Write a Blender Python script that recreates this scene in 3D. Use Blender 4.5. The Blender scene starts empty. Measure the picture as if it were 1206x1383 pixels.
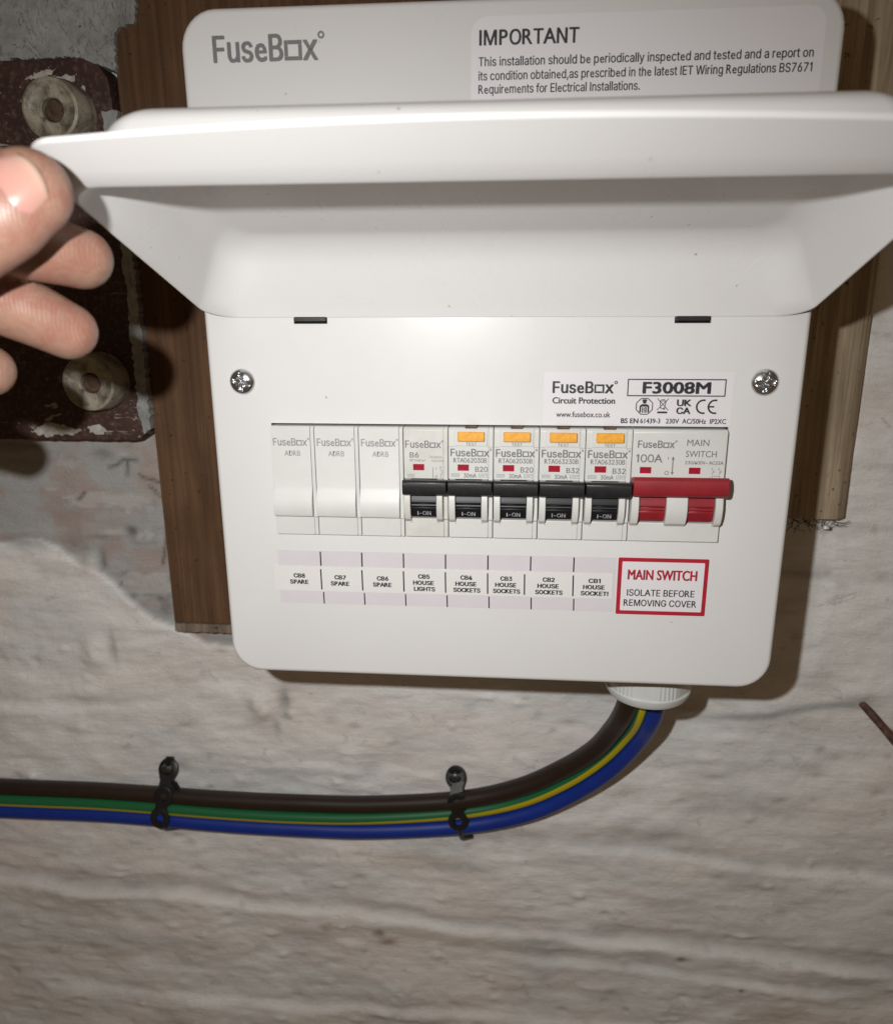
import bpy, bmesh, math, random, os
import numpy as np
from mathutils import Vector, Matrix

random.seed(7)
sc = bpy.context.scene
COL = sc.collection
S = 0.001                      # everything below is written in millimetres

# ---------------------------------------------------------------- camera
cam_d = bpy.data.cameras.new("camera")
cam = bpy.data.objects.new("camera", cam_d)
COL.objects.link(cam)
sc.camera = cam
PITCH, YAW, ROLL = 0.2707656, -0.08580367, -0.00467057
CAMPOS = Vector((96.237, -300.041, 49.550))
fw = Vector((math.sin(YAW)*math.cos(PITCH), math.cos(YAW)*math.cos(PITCH), -math.sin(PITCH)))
rt0 = fw.cross(Vector((0, 0, 1))).normalized(); up0 = rt0.cross(fw)
rt = rt0*math.cos(ROLL) + up0*math.sin(ROLL); up = up0*math.cos(ROLL) - rt0*math.sin(ROLL)
M = Matrix((rt, up, -fw)).transposed().to_4x4()
M.translation = CAMPOS*S
cam.matrix_world = M
cam_d.sensor_fit = 'VERTICAL'
cam_d.sensor_height = 36.0
cam_d.lens = 36.0*1050.0/1383.0
cam_d.clip_start = 0.005; cam_d.clip_end = 50
cam_d.dof.use_dof = True
cam_d.dof.focus_distance = 0.314
cam_d.dof.aperture_fstop = 12.5

# ---------------------------------------------------------------- light: phone flash beside the lens, dim warm room
world = bpy.data.worlds.new("World"); sc.world = world
world.use_nodes = True
bg = world.node_tree.nodes["Background"]
bg.inputs[0].default_value = (1.0, 0.66, 0.38, 1); bg.inputs[1].default_value = 0.078
ld = bpy.data.lights.new("phone_flash", 'SPOT'); ld.energy = 4.25; ld.shadow_soft_size = 0.0035
ld.color = (1.0, 1.0, 0.985)
ld.spot_size = math.radians(179); ld.spot_blend = 1.0
lo = bpy.data.objects.new("phone_flash", ld); COL.objects.link(lo); lo.location = (0.050, -0.302, 0.074)
lo.rotation_euler = Vector((-0.07, 0.37, -0.40)).to_track_quat('-Z', 'Y').to_euler()
sc.view_settings.view_transform = 'Standard'
sc.view_settings.look = 'None'
sc.view_settings.exposure = 0.13
sc.view_settings.gamma = 1.0
sc.render.engine = 'CYCLES'
sc.cycles.use_denoising = True
sc.cycles.max_bounces = 8

# ---------------------------------------------------------------- node materials
def newmat(name):
    m = bpy.data.materials.new(name); m.use_nodes = True
    nt = m.node_tree
    return m, nt, nt.nodes["Principled BSDF"]
def N(nt, kind, **kw):
    n = nt.nodes.new(kind)
    for k, v in kw.items():
        if k in n.inputs: n.inputs[k].default_value = v
        else: setattr(n, k, v)
    return n
def coord(nt, scale=(1, 1, 1)):
    tc = nt.nodes.new("ShaderNodeTexCoord"); mp = nt.nodes.new("ShaderNodeMapping")
    mp.inputs["Scale"].default_value = scale
    nt.links.new(tc.outputs["Object"], mp.inputs["Vector"])
    return mp.outputs["Vector"]
def noise(nt, vec, scale, detail=4, rough=.55, dist=0):
    n = N(nt, "ShaderNodeTexNoise", Scale=scale, Detail=detail, Roughness=rough, Distortion=dist)
    nt.links.new(vec, n.inputs["Vector"]); return n.outputs["Fac"]
def ramp(nt, fac, stops):
    r = nt.nodes.new("ShaderNodeValToRGB"); el = r.color_ramp.elements
    while len(el) < len(stops): el.new(0.5)
    for e, (p, c) in zip(el, stops):
        e.position = p; e.color = (*c, 1) if len(c) == 3 else c
    nt.links.new(fac, r.inputs[0]); return r.outputs[0]
def mixc(nt, fac, a, b, mode='MIX'):
    m = nt.nodes.new("ShaderNodeMix"); m.data_type = 'RGBA'; m.blend_type = mode
    for sock, v in ((m.inputs[0], fac), (m.inputs[6], a), (m.inputs[7], b)):
        if isinstance(v, (int, float)): sock.default_value = v
        elif isinstance(v, tuple): sock.default_value = (*v, 1)
        else: nt.links.new(v, sock)
    return m.outputs[2]
def bump(nt, bsdf, h, strength, dist=0.0003):
    b = N(nt, "ShaderNodeBump", Strength=strength, Distance=dist)
    nt.links.new(h, b.inputs["Height"]); nt.links.new(b.outputs[0], bsdf.inputs["Normal"]); return b
def plain(name, col, rough=.5, metal=0.0, spec=.5, var=.05, vscale=60, bmp=0.0, bscale=900, coat=0.0):
    m, nt, b = newmat(name)
    v = coord(nt)
    n = noise(nt, v, vscale, 3)
    lo_, hi_ = tuple(c*(1-var) for c in col), tuple(min(1, c*(1+var)) for c in col)
    nt.links.new(ramp(nt, n, [(.3, lo_), (.7, hi_)]), b.inputs["Base Color"])
    b.inputs["Roughness"].default_value = rough; b.inputs["Metallic"].default_value = metal
    b.inputs["Specular IOR Level"].default_value = spec
    b.inputs["Coat Weight"].default_value = coat; b.inputs["Coat Roughness"].default_value = .12
    if bmp: bump(nt, b, noise(nt, v, bscale, 2), bmp, .0002)
    return m

MAT = {}
MAT['white_steel'] = plain('white_powder_coat', (.78, .77, .755), .28, spec=.28, var=.012, vscale=25, bmp=.05, bscale=700)
MAT['lid_white'] = plain('lid_white_gloss', (.80, .79, .78), .27, spec=.32, var=.012, vscale=25, bmp=.02, bscale=350)
def painted(name, col, rough, spec, bs):
    m, nt, b = newmat(name)
    v = coord(nt)
    c = ramp(nt, noise(nt, v, 14, 5, .6), [(.3, tuple(x*.965 for x in col)), (.7, col)])
    c = mixc(nt, ramp(nt, noise(nt, v, 310, 1, .5), [(.795, (0, 0, 0)), (.81, (.7, .7, .7))]), c, (.30, .27, .23))
    c = mixc(nt, ramp(nt, noise(nt, v, 45, 5, .7, 1.2), [(.66, (0, 0, 0)), (.78, (.22, .22, .22))]), c, (.55, .49, .40))
    nt.links.new(c, b.inputs["Base Color"])
    nt.links.new(ramp(nt, noise(nt, v, 30, 5, .65, .8), [(.35, (rough,)*3), (.7, (rough+.12,)*3)]), b.inputs["Roughness"])
    b.inputs["Specular IOR Level"].default_value = spec
    bump(nt, b, noise(nt, v, bs, 2), .06, .0002)
    return m
MAT['white_steel'] = painted('white_powder_coat', (.695, .685, .675), .27, .30, 650)
MAT['lid_white'] = painted('lid_white_gloss', (.70, .69, .68), .25, .34, 350)
MAT['abs_white'] = plain('module_white_plastic', (.62, .62, .595), .42, var=.03, vscale=90, bmp=.06, bscale=2500)
MAT['abs_used'] = plain('module_handled_plastic', (.585, .575, .54), .46, var=.08, vscale=120, bmp=.1, bscale=1800)
MAT['black_plastic'] = plain('black_plastic', (.012, .012, .013), .38, var=.3, vscale=300, bmp=.25, bscale=1500)
MAT['black_gloss'] = plain('black_gloss', (.009, .009, .010), .42, spec=.3, var=.2, vscale=200)
MAT['red_plastic'] = plain('red_plastic', (.25, .013, .02), .42, var=.1, vscale=150, bmp=.15, bscale=2000)
MAT['red_window'] = plain('red_window', (.33, .012, .03), .25, var=.2, vscale=500)
MAT['orange_plastic'] = plain('orange_plastic', (.78, .36, .03), .45, var=.14, vscale=700, bmp=.2, bscale=2500)
MAT['cavity'] = plain('dark_cavity', (.02, .018, .016), .8)
MAT['ink_black'] = plain('ink_black', (.014, .013, .018), .5, var=.1)
MAT['ink_grey'] = plain('ink_grey', (.17, .17, .175), .5, var=.08)
MAT['ink_mid'] = plain('ink_light_grey', (.25, .25, .25), .5, var=.12, vscale=400)
MAT['ink_red'] = plain('ink_red', (.40, .012, .03), .45, var=.1)
MAT['ink_deep_red'] = plain('embossed_red', (.22, .012, .02), .5)
MAT['ink_white'] = plain('ink_white', (.72, .72, .74), .5, var=.05)
MAT['sticker'] = plain('sticker_vinyl', (.73, .71, .73), .30, var=.008, vscale=40)
MAT['sticker_lilac'] = plain('sticker_lilac', (.645, .61, .635), .28, var=.02, vscale=90)
MAT['tape'] = plain('label_tape', (.71, .70, .68), .35, var=.01, vscale=60)
MAT['zinc'] = plain('zinc_plated_steel', (.66, .68, .70), .24, metal=1.0, var=.1, vscale=400)
MAT['dark_zinc'] = plain('dull_dark_zinc', (.20, .21, .22), .3, metal=1.0, var=.2, vscale=400)
MAT['gland'] = plain('gland_grey_plastic', (.60, .62, .60), .42, var=.03, bmp=.05)
MAT['brown_pvc'] = plain('brown_pvc', (.024, .0135, .0095), .4, var=.15, vscale=80, bmp=.04)
MAT['blue_pvc'] = plain('blue_pvc', (.006, .030, .25), .38, var=.1, vscale=80, bmp=.04)
MAT['nail_rust'] = plain('rusted_iron', (.10, .05, .035), .8, var=.6, vscale=350, bmp=.8, bscale=500)
MAT['fibre'] = plain('frayed_fibre', (.03, .024, .018), .8)

def earth_mat():
    m, nt, b = newmat('green_yellow_pvc')
    at = N(nt, "ShaderNodeAttribute", attribute_name='stripe')
    c = ramp(nt, at.outputs['Fac'], [(.49, (.012, .125, .045)), (.53, (.50, .39, .012))])
    nt.links.new(c, b.inputs["Base Color"]); b.inputs["Roughness"].default_value = .36
    return m
MAT['earth_pvc'] = earth_mat()

def wood(name, dark, light, gscale, streak, rough=.7, bmp=.5, dirt=.5):
    m, nt, b = newmat(name)
    v = coord(nt, (1, 1, .07)); v2 = coord(nt, (1, 1, 1)); v3 = coord(nt, (1, 1, .02))
    g = noise(nt, v, gscale, 6, .62, .6)
    fine = noise(nt, v3, streak, 3, .6, .2)
    blotch = noise(nt, v2, 18, 4, .6)
    specks = noise(nt, v2, 330, 2, .5)
    c = ramp(nt, g, [(.32, dark), (.62, light)])
    c = mixc(nt, ramp(nt, fine, [(.36, (.55, .55, .55)), (.58, (0, 0, 0))]), c, tuple(x*.5 for x in dark))
    c = mixc(nt, ramp(nt, blotch, [(.42, (0, 0, 0)), (.75, (dirt, dirt, dirt))]), c, tuple(x*.6 for x in dark))
    c = mixc(nt, ramp(nt, specks, [(.68, (0, 0, 0)), (.74, (.8, .8, .8))]), c, tuple(x*.35 for x in dark))
    nt.links.new(c, b.inputs["Base Color"]); b.inputs["Roughness"].default_value = rough
    b.inputs["Specular IOR Level"].default_value = .25
    h = nt.nodes.new("ShaderNodeMath"); h.operation = 'ADD'
    nt.links.new(g, h.inputs[0]); nt.links.new(fine, h.inputs[1])
    bump(nt, b, h.outputs[0], bmp, .0006)
    return m
MAT['board'] = wood('dark_stained_board', (.095, .047, .023), (.165, .088, .045), 95, 300)
MAT['batten'] = wood('weathered_batten', (.32, .24, .15), (.55, .45, .32), 150, 330, .85, .7, .45)
MAT['board_edge'] = wood('bare_wood_edge', (.16, .11, .075), (.34, .28, .22), 120, 300, .85, .6)

def plate_mat():
    m, nt, b = newmat('oxblood_painted_plate')
    v = coord(nt); vs = coord(nt, (.35, 1, 1.2))
    n1 = noise(nt, v, 45, 5, .6); n2 = noise(nt, v, 420, 3, .6)
    fl = noise(nt, vs, 75, 6, .68, .8); sp = noise(nt, v, 520, 2, .5)
    c = ramp(nt, n1, [(.3, (.028, .012, .009)), (.7, (.066, .029, .022))])
    c = mixc(nt, ramp(nt, n2, [(.5, (0, 0, 0)), (.72, (.7, .7, .7))]), c, (.15, .09, .07))
    c = mixc(nt, ramp(nt, fl, [(.625, (0, 0, 0)), (.64, (.8, .8, .8))]), c, (.38, .35, .32))
    c = mixc(nt, ramp(nt, sp, [(.72, (0, 0, 0)), (.76, (1, 1, 1))]), c, (.40, .36, .33))
    nt.links.new(c, b.inputs["Base Color"]); b.inputs["Roughness"].default_value = .62
    bump(nt, b, n2, .5, .0005)
    return m
MAT['plate'] = plate_mat()
def boss_mat():
    m, nt, b = newmat('dirty_cream_ceramic')
    v = coord(nt)
    n1 = noise(nt, v, 110, 6, .65, .6); n2 = noise(nt, v, 500, 3)
    c = ramp(nt, n1, [(.36, (.12, .10, .075)), (.58, (.40, .36, .28))])
    c = mixc(nt, ramp(nt, n2, [(.6, (0, 0, 0)), (.7, (.6, .6, .6))]), c, (.09, .075, .06))
    nt.links.new(c, b.inputs["Base Color"]); b.inputs["Roughness"].default_value = .45
    bump(nt, b, n1, .3, .0004)
    return m
MAT['boss'] = boss_mat()
MAT['flake'] = plain('old_white_paint', (.42, .40, .37), .7, var=.3, vscale=250, bmp=.4)
MAT['boss_hole'] = plain('rust_brown_plug', (.085, .048, .028), .8, var=.5, vscale=400, bmp=.6, bscale=700)

def skin_mat():
    m, nt, b = newmat('skin')
    v = coord(nt)
    n1 = noise(nt, v, 90, 6, .7, .5); n2 = noise(nt, v, 900, 3, .6)
    w = N(nt, "ShaderNodeTexWave", Scale=420, Distortion=5.0, Detail=2.0)
    w.inputs["Detail Scale"].default_value = .5
    nt.links.new(v, w.inputs["Vector"])
    c = ramp(nt, n1, [(.30, (.24, .13, .09)), (.46, (.31, .18, .13)), (.58, (.28, .13, .096)), (.72, (.33, .19, .14))])
    c = mixc(nt, ramp(nt, n2, [(.45, (0, 0, 0)), (.75, (.35, .35, .35))]), c, (.25, .12, .08))
    nt.links.new(c, b.inputs["Base Color"]); b.inputs["Roughness"].default_value = .42
    b.inputs["Subsurface Weight"].default_value = .25
    b.inputs["Subsurface Radius"].default_value = (1.0, .35, .2); b.inputs["Subsurface Scale"].default_value = .002
    h = nt.nodes.new("ShaderNodeMath"); h.operation = 'ADD'
    nt.links.new(n2, h.inputs[0]); nt.links.new(w.outputs["Fac"], h.inputs[1])
    bump(nt, b, h.outputs[0], .16, .0003)
    return m
MAT['skin'] = skin_mat()
def nail_mat():
    m, nt, b = newmat('fingernail')
    at = N(nt, "ShaderNodeAttribute", attribute_name='tip')
    c = ramp(nt, at.outputs['Fac'], [(0, (.46, .29, .235)), (.35, (.42, .20, .175)), (.84, (.44, .255, .205)), (.95, (.46, .31, .24))])
    nt.links.new(c, b.inputs["Base Color"]); b.inputs["Roughness"].default_value = .22
    b.inputs["Subsurface Weight"].default_value = .15; b.inputs["Subsurface Scale"].default_value = .001
    return m
MAT['nail'] = nail_mat()

def wall_mat():
    m, nt, b = newmat('limewashed_wall')
    at = N(nt, "ShaderNodeAttribute", attribute_name='Col')
    v = coord(nt, (.18, 1, 1)); v2 = coord(nt)
    st = noise(nt, v, 620, 4, .6, .4); fn = noise(nt, v2, 420, 5, .65)
    c = mixc(nt, ramp(nt, st, [(.34, (.14, .14, .14)), (.55, (0, 0, 0))]), at.outputs['Color'], (.40, .385, .36))
    c = mixc(nt, ramp(nt, fn, [(.3, (.08, .08, .08)), (.6, (0, 0, 0))]), c, (.45, .43, .40))
    vf = coord(nt, (.55, 1, 1))
    fl = ramp(nt, noise(nt, vf, 75, 7, .68, .7), [(.635, (0, 0, 0)), (.645, (1, 1, 1))])      # flaked patches with a hard edge
    fl2 = ramp(nt, noise(nt, vf, 190, 5, .65, .4), [(.70, (0, 0, 0)), (.715, (1, 1, 1))])
    flk = N(nt, "ShaderNodeMath", operation='MAXIMUM'); nt.links.new(fl, flk.inputs[0]); nt.links.new(fl2, flk.inputs[1])
    fa = N(nt, "ShaderNodeMath", operation='MULTIPLY'); nt.links.new(flk.outputs[0], fa.inputs[0]); fa.inputs[1].default_value = .30
    c = mixc(nt, fa.outputs[0], c, (.46, .45, .43))
    nt.links.new(c, b.inputs["Base Color"]); b.inputs["Roughness"].default_value = .5
    b.inputs["Specular IOR Level"].default_value = .4
    h = nt.nodes.new("ShaderNodeMath"); h.operation = 'ADD'
    nt.links.new(st, h.inputs[0]); nt.links.new(fn, h.inputs[1])
    gr = nt.nodes.new('ShaderNodeMath'); gr.operation = 'ADD'; hh = nt.nodes.new('ShaderNodeMath'); hh.operation = 'SUBTRACT'; nt.links.new(h.outputs[0], hh.inputs[0]); nt.links.new(flk.outputs[0], hh.inputs[1]); nt.links.new(hh.outputs[0], gr.inputs[0]); nt.links.new(noise(nt, v2, 1100, 3, .7), gr.inputs[1])
    bump(nt, b, gr.outputs[0], .5, .0009)
    return m
MAT['wall'] = wall_mat()

# ---------------------------------------------------------------- mesh helpers
class MB:
    def __init__(s): s.v = []; s.f = []; s.mi = []
    def add(s, vs, fs, mi=0):
        o = len(s.v); s.v += [tuple(p) for p in vs]; s.f += [tuple(i+o for i in f) for f in fs]; s.mi += [mi]*len(fs)
    def box(s, x0, x1, y0, y1, z0, z1, mi=0):
        s.add([(x0,y0,z0),(x1,y0,z0),(x1,y1,z0),(x0,y1,z0),(x0,y0,z1),(x1,y0,z1),(x1,y1,z1),(x0,y1,z1)],
              [(0,1,2,3),(7,6,5,4),(4,5,1,0),(5,6,2,1),(6,7,3,2),(7,4,0,3)], mi)
    def prism(s, prof, x0, x1, mi=0):          # profile in (y, z), pushed along x
        n = len(prof)
        s.add([(x0, y, z) for y, z in prof] + [(x1, y, z) for y, z in prof],
              [tuple(range(n)), tuple(range(2*n-1, n-1, -1))] + [(i, (i+1) % n + 0, (i+1) % n + n, i+n) for i in range(n)], mi)
    def quad(s, pts, y, mi=0):                  # flat print in the xz plane
        s.add([(x, y, z) for x, z in pts], [tuple(range(len(pts)))], mi)
    def seg(s, x0, z0, x1, z1, th, y, mi=0):
        d = math.hypot(x1-x0, z1-z0) or 1; nx, nz = -(z1-z0)/d*th/2, (x1-x0)/d*th/2
        s.quad([(x0-nx, z0-nz), (x1-nx, z1-nz), (x1+nx, z1+nz), (x0+nx, z0+nz)], y, mi)
    def ring(s, cx, cz, r, th, y, n=24, a0=0, a1=360, mi=0, sx=1):
        full = abs(a1-a0) >= 360; k = n if full else n+1
        vs = []
        for i in range(k):
            a = math.radians(a0 + (a1-a0)*i/n)
            for rr in (r-th/2, r+th/2): vs.append((cx+rr*sx*math.cos(a), y, cz+rr*math.sin(a)))
        s.add(vs, [(2*i, 2*i+1, (2*i+3) % (2*k), (2*i+2) % (2*k)) for i in range(n)], mi)
    def lathe(s, prof, n, c, axis='z', mi=0):   # profile of (r, h)
        vs = []
        for r, h in prof:
            for i in range(n):
                a = 2*math.pi*i/n; p, q = r*math.cos(a), r*math.sin(a)
                vs.append((c[0]+p, c[1]+q, c[2]+h) if axis == 'z' else (c[0]+p, c[1]+h, c[2]+q))
        m = len(prof)
        fs = [(j*n+i, j*n+(i+1) % n, (j+1)*n+(i+1) % n, (j+1)*n+i) for j in range(m-1) for i in range(n)]
        s.add(vs, fs + [tuple(range(n-1, -1, -1)), tuple((m-1)*n+i for i in range(n))], mi)
    def tube(s, pts, rad, n=14, mi=0, squash=None):
        pts = [Vector(p) for p in pts]; m = len(pts); vs = []
        T = [(pts[min(i+1, m-1)]-pts[max(i-1, 0)]).normalized() for i in range(m)]
        u = T[0].orthogonal().normalized()
        for i in range(m):
            u = (u - T[i]*u.dot(T[i])).normalized(); w = T[i].cross(u)
            r = rad[i] if isinstance(rad, (list, tuple)) else rad
            for k in range(n):
                a = 2*math.pi*k/n; d = u*math.cos(a)+w*math.sin(a)
                if squash: d = d - squash[0]*d.dot(squash[0])*(1-squash[1])
                vs.append(pts[i]+d*r)
        s.add(vs, [(j*n+i, j*n+(i+1) % n, (j+1)*n+(i+1) % n, (j+1)*n+i) for j in range(m-1) for i in range(n)]
              + [tuple(range(n-1, -1, -1)), tuple((m-1)*n+i for i in range(n))], mi)
    def build(s, name, mats, parent=None, loc=(0, 0, 0), smooth=None, bevel=0, fix=True, solid=False):
        me = bpy.data.meshes.new(name)
        L = Vector(loc)
        me.from_pydata([((Vector(p)-L)*S)[:] for p in s.v], [], s.f)
        for m_ in (mats if isinstance(mats, (list, tuple)) else [mats]): me.materials.append(MAT[m_])
        me.polygons.foreach_set('material_index', s.mi)
        if fix:
            bm = bmesh.new(); bm.from_mesh(me); bmesh.ops.recalc_face_normals(bm, faces=bm.faces); bm.to_mesh(me); bm.free()
        if smooth is not None:
            me.polygons.foreach_set('use_smooth', [True]*len(me.polygons))
            me.set_sharp_from_angle(angle=math.radians(smooth))
        o = bpy.data.objects.new(name, me); COL.objects.link(o)
        o.location = L*S
        if parent: o.parent = parent; o.location = L*S - WLOC.get(parent.name, Vector())*S
        WLOC[o.name] = L.copy()
        if bevel:
            b = o.modifiers.new('edge', 'BEVEL'); b.width = bevel*S; b.segments = 2; b.limit_method = 'ANGLE'; b.angle_limit = math.radians(35)
            b.harden_normals = False
        return o
WLOC = {}
def empty(name, loc):
    o = bpy.data.objects.new(name, None); COL.objects.link(o); o.empty_display_size = .01
    o.location = Vector(loc)*S; WLOC[o.name] = Vector(loc); return o
def tag(o, label=None, cat=None, group=None, kind=None):
    if label: o['label'] = label
    if cat: o['category'] = cat
    if group: o['group'] = group
    if kind: o['kind'] = kind
    return o

# ---------------------------------------------------------------- lettering (mesh print, fonts that ship with Blender)
try:
    SANS = bpy.data.fonts.load(os.path.join(bpy.utils.system_resource('DATAFILES', path='fonts'), 'Inter.woff2'))
except Exception:
    SANS = None
_TC = {}
def _adv(c):
    w = lambda b: (lambda q: max(p[0] for p in q)-min(p[0] for p in q))(_textmesh(b, 'raw', 0)[0])
    return w('H'+c+'H')-w('HH')
_AC = {}
def _textmesh(body, font, bold):
    key = (body, font)
    if key in _TC: return _TC[key]
    if font == 'sans' and SANS:              # plain-stemmed I, l, 1 and open 0 in place of the font's own
        H = _textmesh('H', 'raw', 0)[0]; cap = max(p[1] for p in H); st = cap*.135
        vs = []; fs = []; x = 0
        for c in body:
            src = {'0': 'O'}.get(c, c)
            if c not in _AC: _AC[c] = {'I': cap*.36, 'l': cap*.32, '1': cap*.62}.get(c) or _adv(src)
            a = _AC[c]; o = len(vs)
            if c in 'Il1':
                hh = cap*(1.03 if c == 'l' else 1); x0 = x+a/2-st/2+(st*.5 if c == '1' else 0)
                vs += [(x0, 0), (x0+st, 0), (x0+st, hh), (x0, hh)]; fs.append((o, o+1, o+2, o+3))
                if c == '1': vs += [(x0, cap), (x0-cap*.17, cap*.82), (x0-cap*.17, cap*.71), (x0, cap*.82)]; fs.append((o+4, o+5, o+6, o+7))
            elif c != ' ':
                alt = c in 'KRkAPe'
                gv, gf = _textmesh(src, 'b' if alt else 'raw', 0)
                if alt: q_ = cap/max(p[1] for p in _textmesh('H', 'b', 0)[0]); gv = [(p[0]*q_, p[1]*q_) for p in gv]
                mn = min(p[0] for p in gv); k = 1
                if c == '0': k = .80; a = _AC[c] = _adv('O')*.80 if _AC[c] > _adv('O')*.9 else _AC[c]
                lsb = (a-(max(p[0] for p in gv)-mn)*k)/2
                vs += [(x+lsb+(p[0]-mn)*k, p[1]) for p in gv]; fs += [tuple(i+o for i in f) for f in gf]
            x += a
        _TC[key] = (vs, fs); return _TC[key]
    cu = bpy.data.curves.new('t', 'FONT'); cu.body = body; cu.resolution_u = 3
    if font == 'raw' and SANS: cu.font = SANS
    o = bpy.data.objects.new('t', cu); me = bpy.data.meshes.new_from_object(o)
    vs = [(v.co.x, v.co.y) for v in me.vertices]; fs = [tuple(p.vertices) for p in me.polygons]
    bpy.data.objects.remove(o); bpy.data.meshes.remove(me); bpy.data.curves.remove(cu)
    _TC[key] = (vs, fs); return _TC[key]
def text(mb, body, x0, z0, w, h, y, font='sans', bold=0.0, mi=0, rot=0.0):
    vs, fs = _textmesh(body, font, bold)
    cap = max(v[1] for v in _textmesh('H', font, bold)[0])
    mn = min(v[0] for v in vs); mx = max(v[0] for v in vs)
    sx, sz = w/(mx-mn), h/cap
    c_, s_ = math.cos(rot), math.sin(rot)
    for k, (dx, dz) in enumerate(((0, 0), (-1, .5), (1, -.5), (-.5, -.7), (.5, .7)) if bold else ((0, 0),)):
        P = [((a-mn)*sx+dx*bold*h*1.6, b*sz+dz*bold*h*1.2) for a, b in vs]
        mb.add([(x0+p*c_-q*s_, y-.004*k, z0+p*s_+q*c_) for p, q in P], fs, mi)
def ctext(mb, body, cx, z0, w, h, y, **k): text(mb, body, cx-w/2, z0, w, h, y, **k)
def logo(mb, x0, z0, w, h, y, bold=.0, mi=0, rot=0.0):
    bold += .012
    n0 = len(mb.v)
    text(mb, 'FuseB', x0, z0, w*.665, h, y, bold=bold, mi=mi)
    th = h*.15; a, b = x0+w*.70, x0+w*.835; t0, t1 = z0+th/2, z0+h*.76-th/2
    dx, dz = b-a, t1-t0; th *= 1.05
    mb.seg(a, t0+dz*.14, a, t1+th/2, th, y, mi); mb.seg(a+dx*.14, t1, b+th/2, t1, th, y-.004, mi)
    mb.seg(b, t0-th/2, b, t1-dz*.14, th, y, mi); mb.seg(a-th/2, t0, b-dx*.14, t0, th, y-.004, mi)
    text(mb, 'x', x0+w*.865, z0, w*.135, h, y, bold=bold, mi=mi)
    mb.ring(x0+w*1.04, z0+h*.93, h*.11, h*.08, y, 14, mi=mi)
    if rot:
        for i in range(n0, len(mb.v)):
            p, yy, q = mb.v[i]; p -= x0; q -= z0
            mb.v[i] = (x0+p*math.cos(rot)-q*math.sin(rot), yy, z0+p*math.sin(rot)+q*math.cos(rot))

# ---------------------------------------------------------------- numpy noise for the wall
def vnoise(x, y, seed):
    r = np.random.RandomState(seed).rand(256, 256)
    xi = np.floor(x).astype(int); yi = np.floor(y).astype(int); fx = x-xi; fy = y-yi
    fx = fx*fx*(3-2*fx); fy = fy*fy*(3-2*fy)
    g = lambda a, b: r[a & 255, b & 255]
    return (g(xi, yi)*(1-fx)+g(xi+1, yi)*fx)*(1-fy)+(g(xi, yi+1)*(1-fx)+g(xi+1, yi+1)*fx)*fy
def fbm(x, y, seed, o=5, gain=.5):
    s = 0; a = 1; t = 0
    for k in range(o):
        s = s+a*vnoise(x*2**k, y*2**k, seed+k); t += a; a *= gain
    return s/t
def sstep(a, b, x):
    t = np.clip((x-a)/(b-a), 0, 1); return t*t*(3-2*t)

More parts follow.
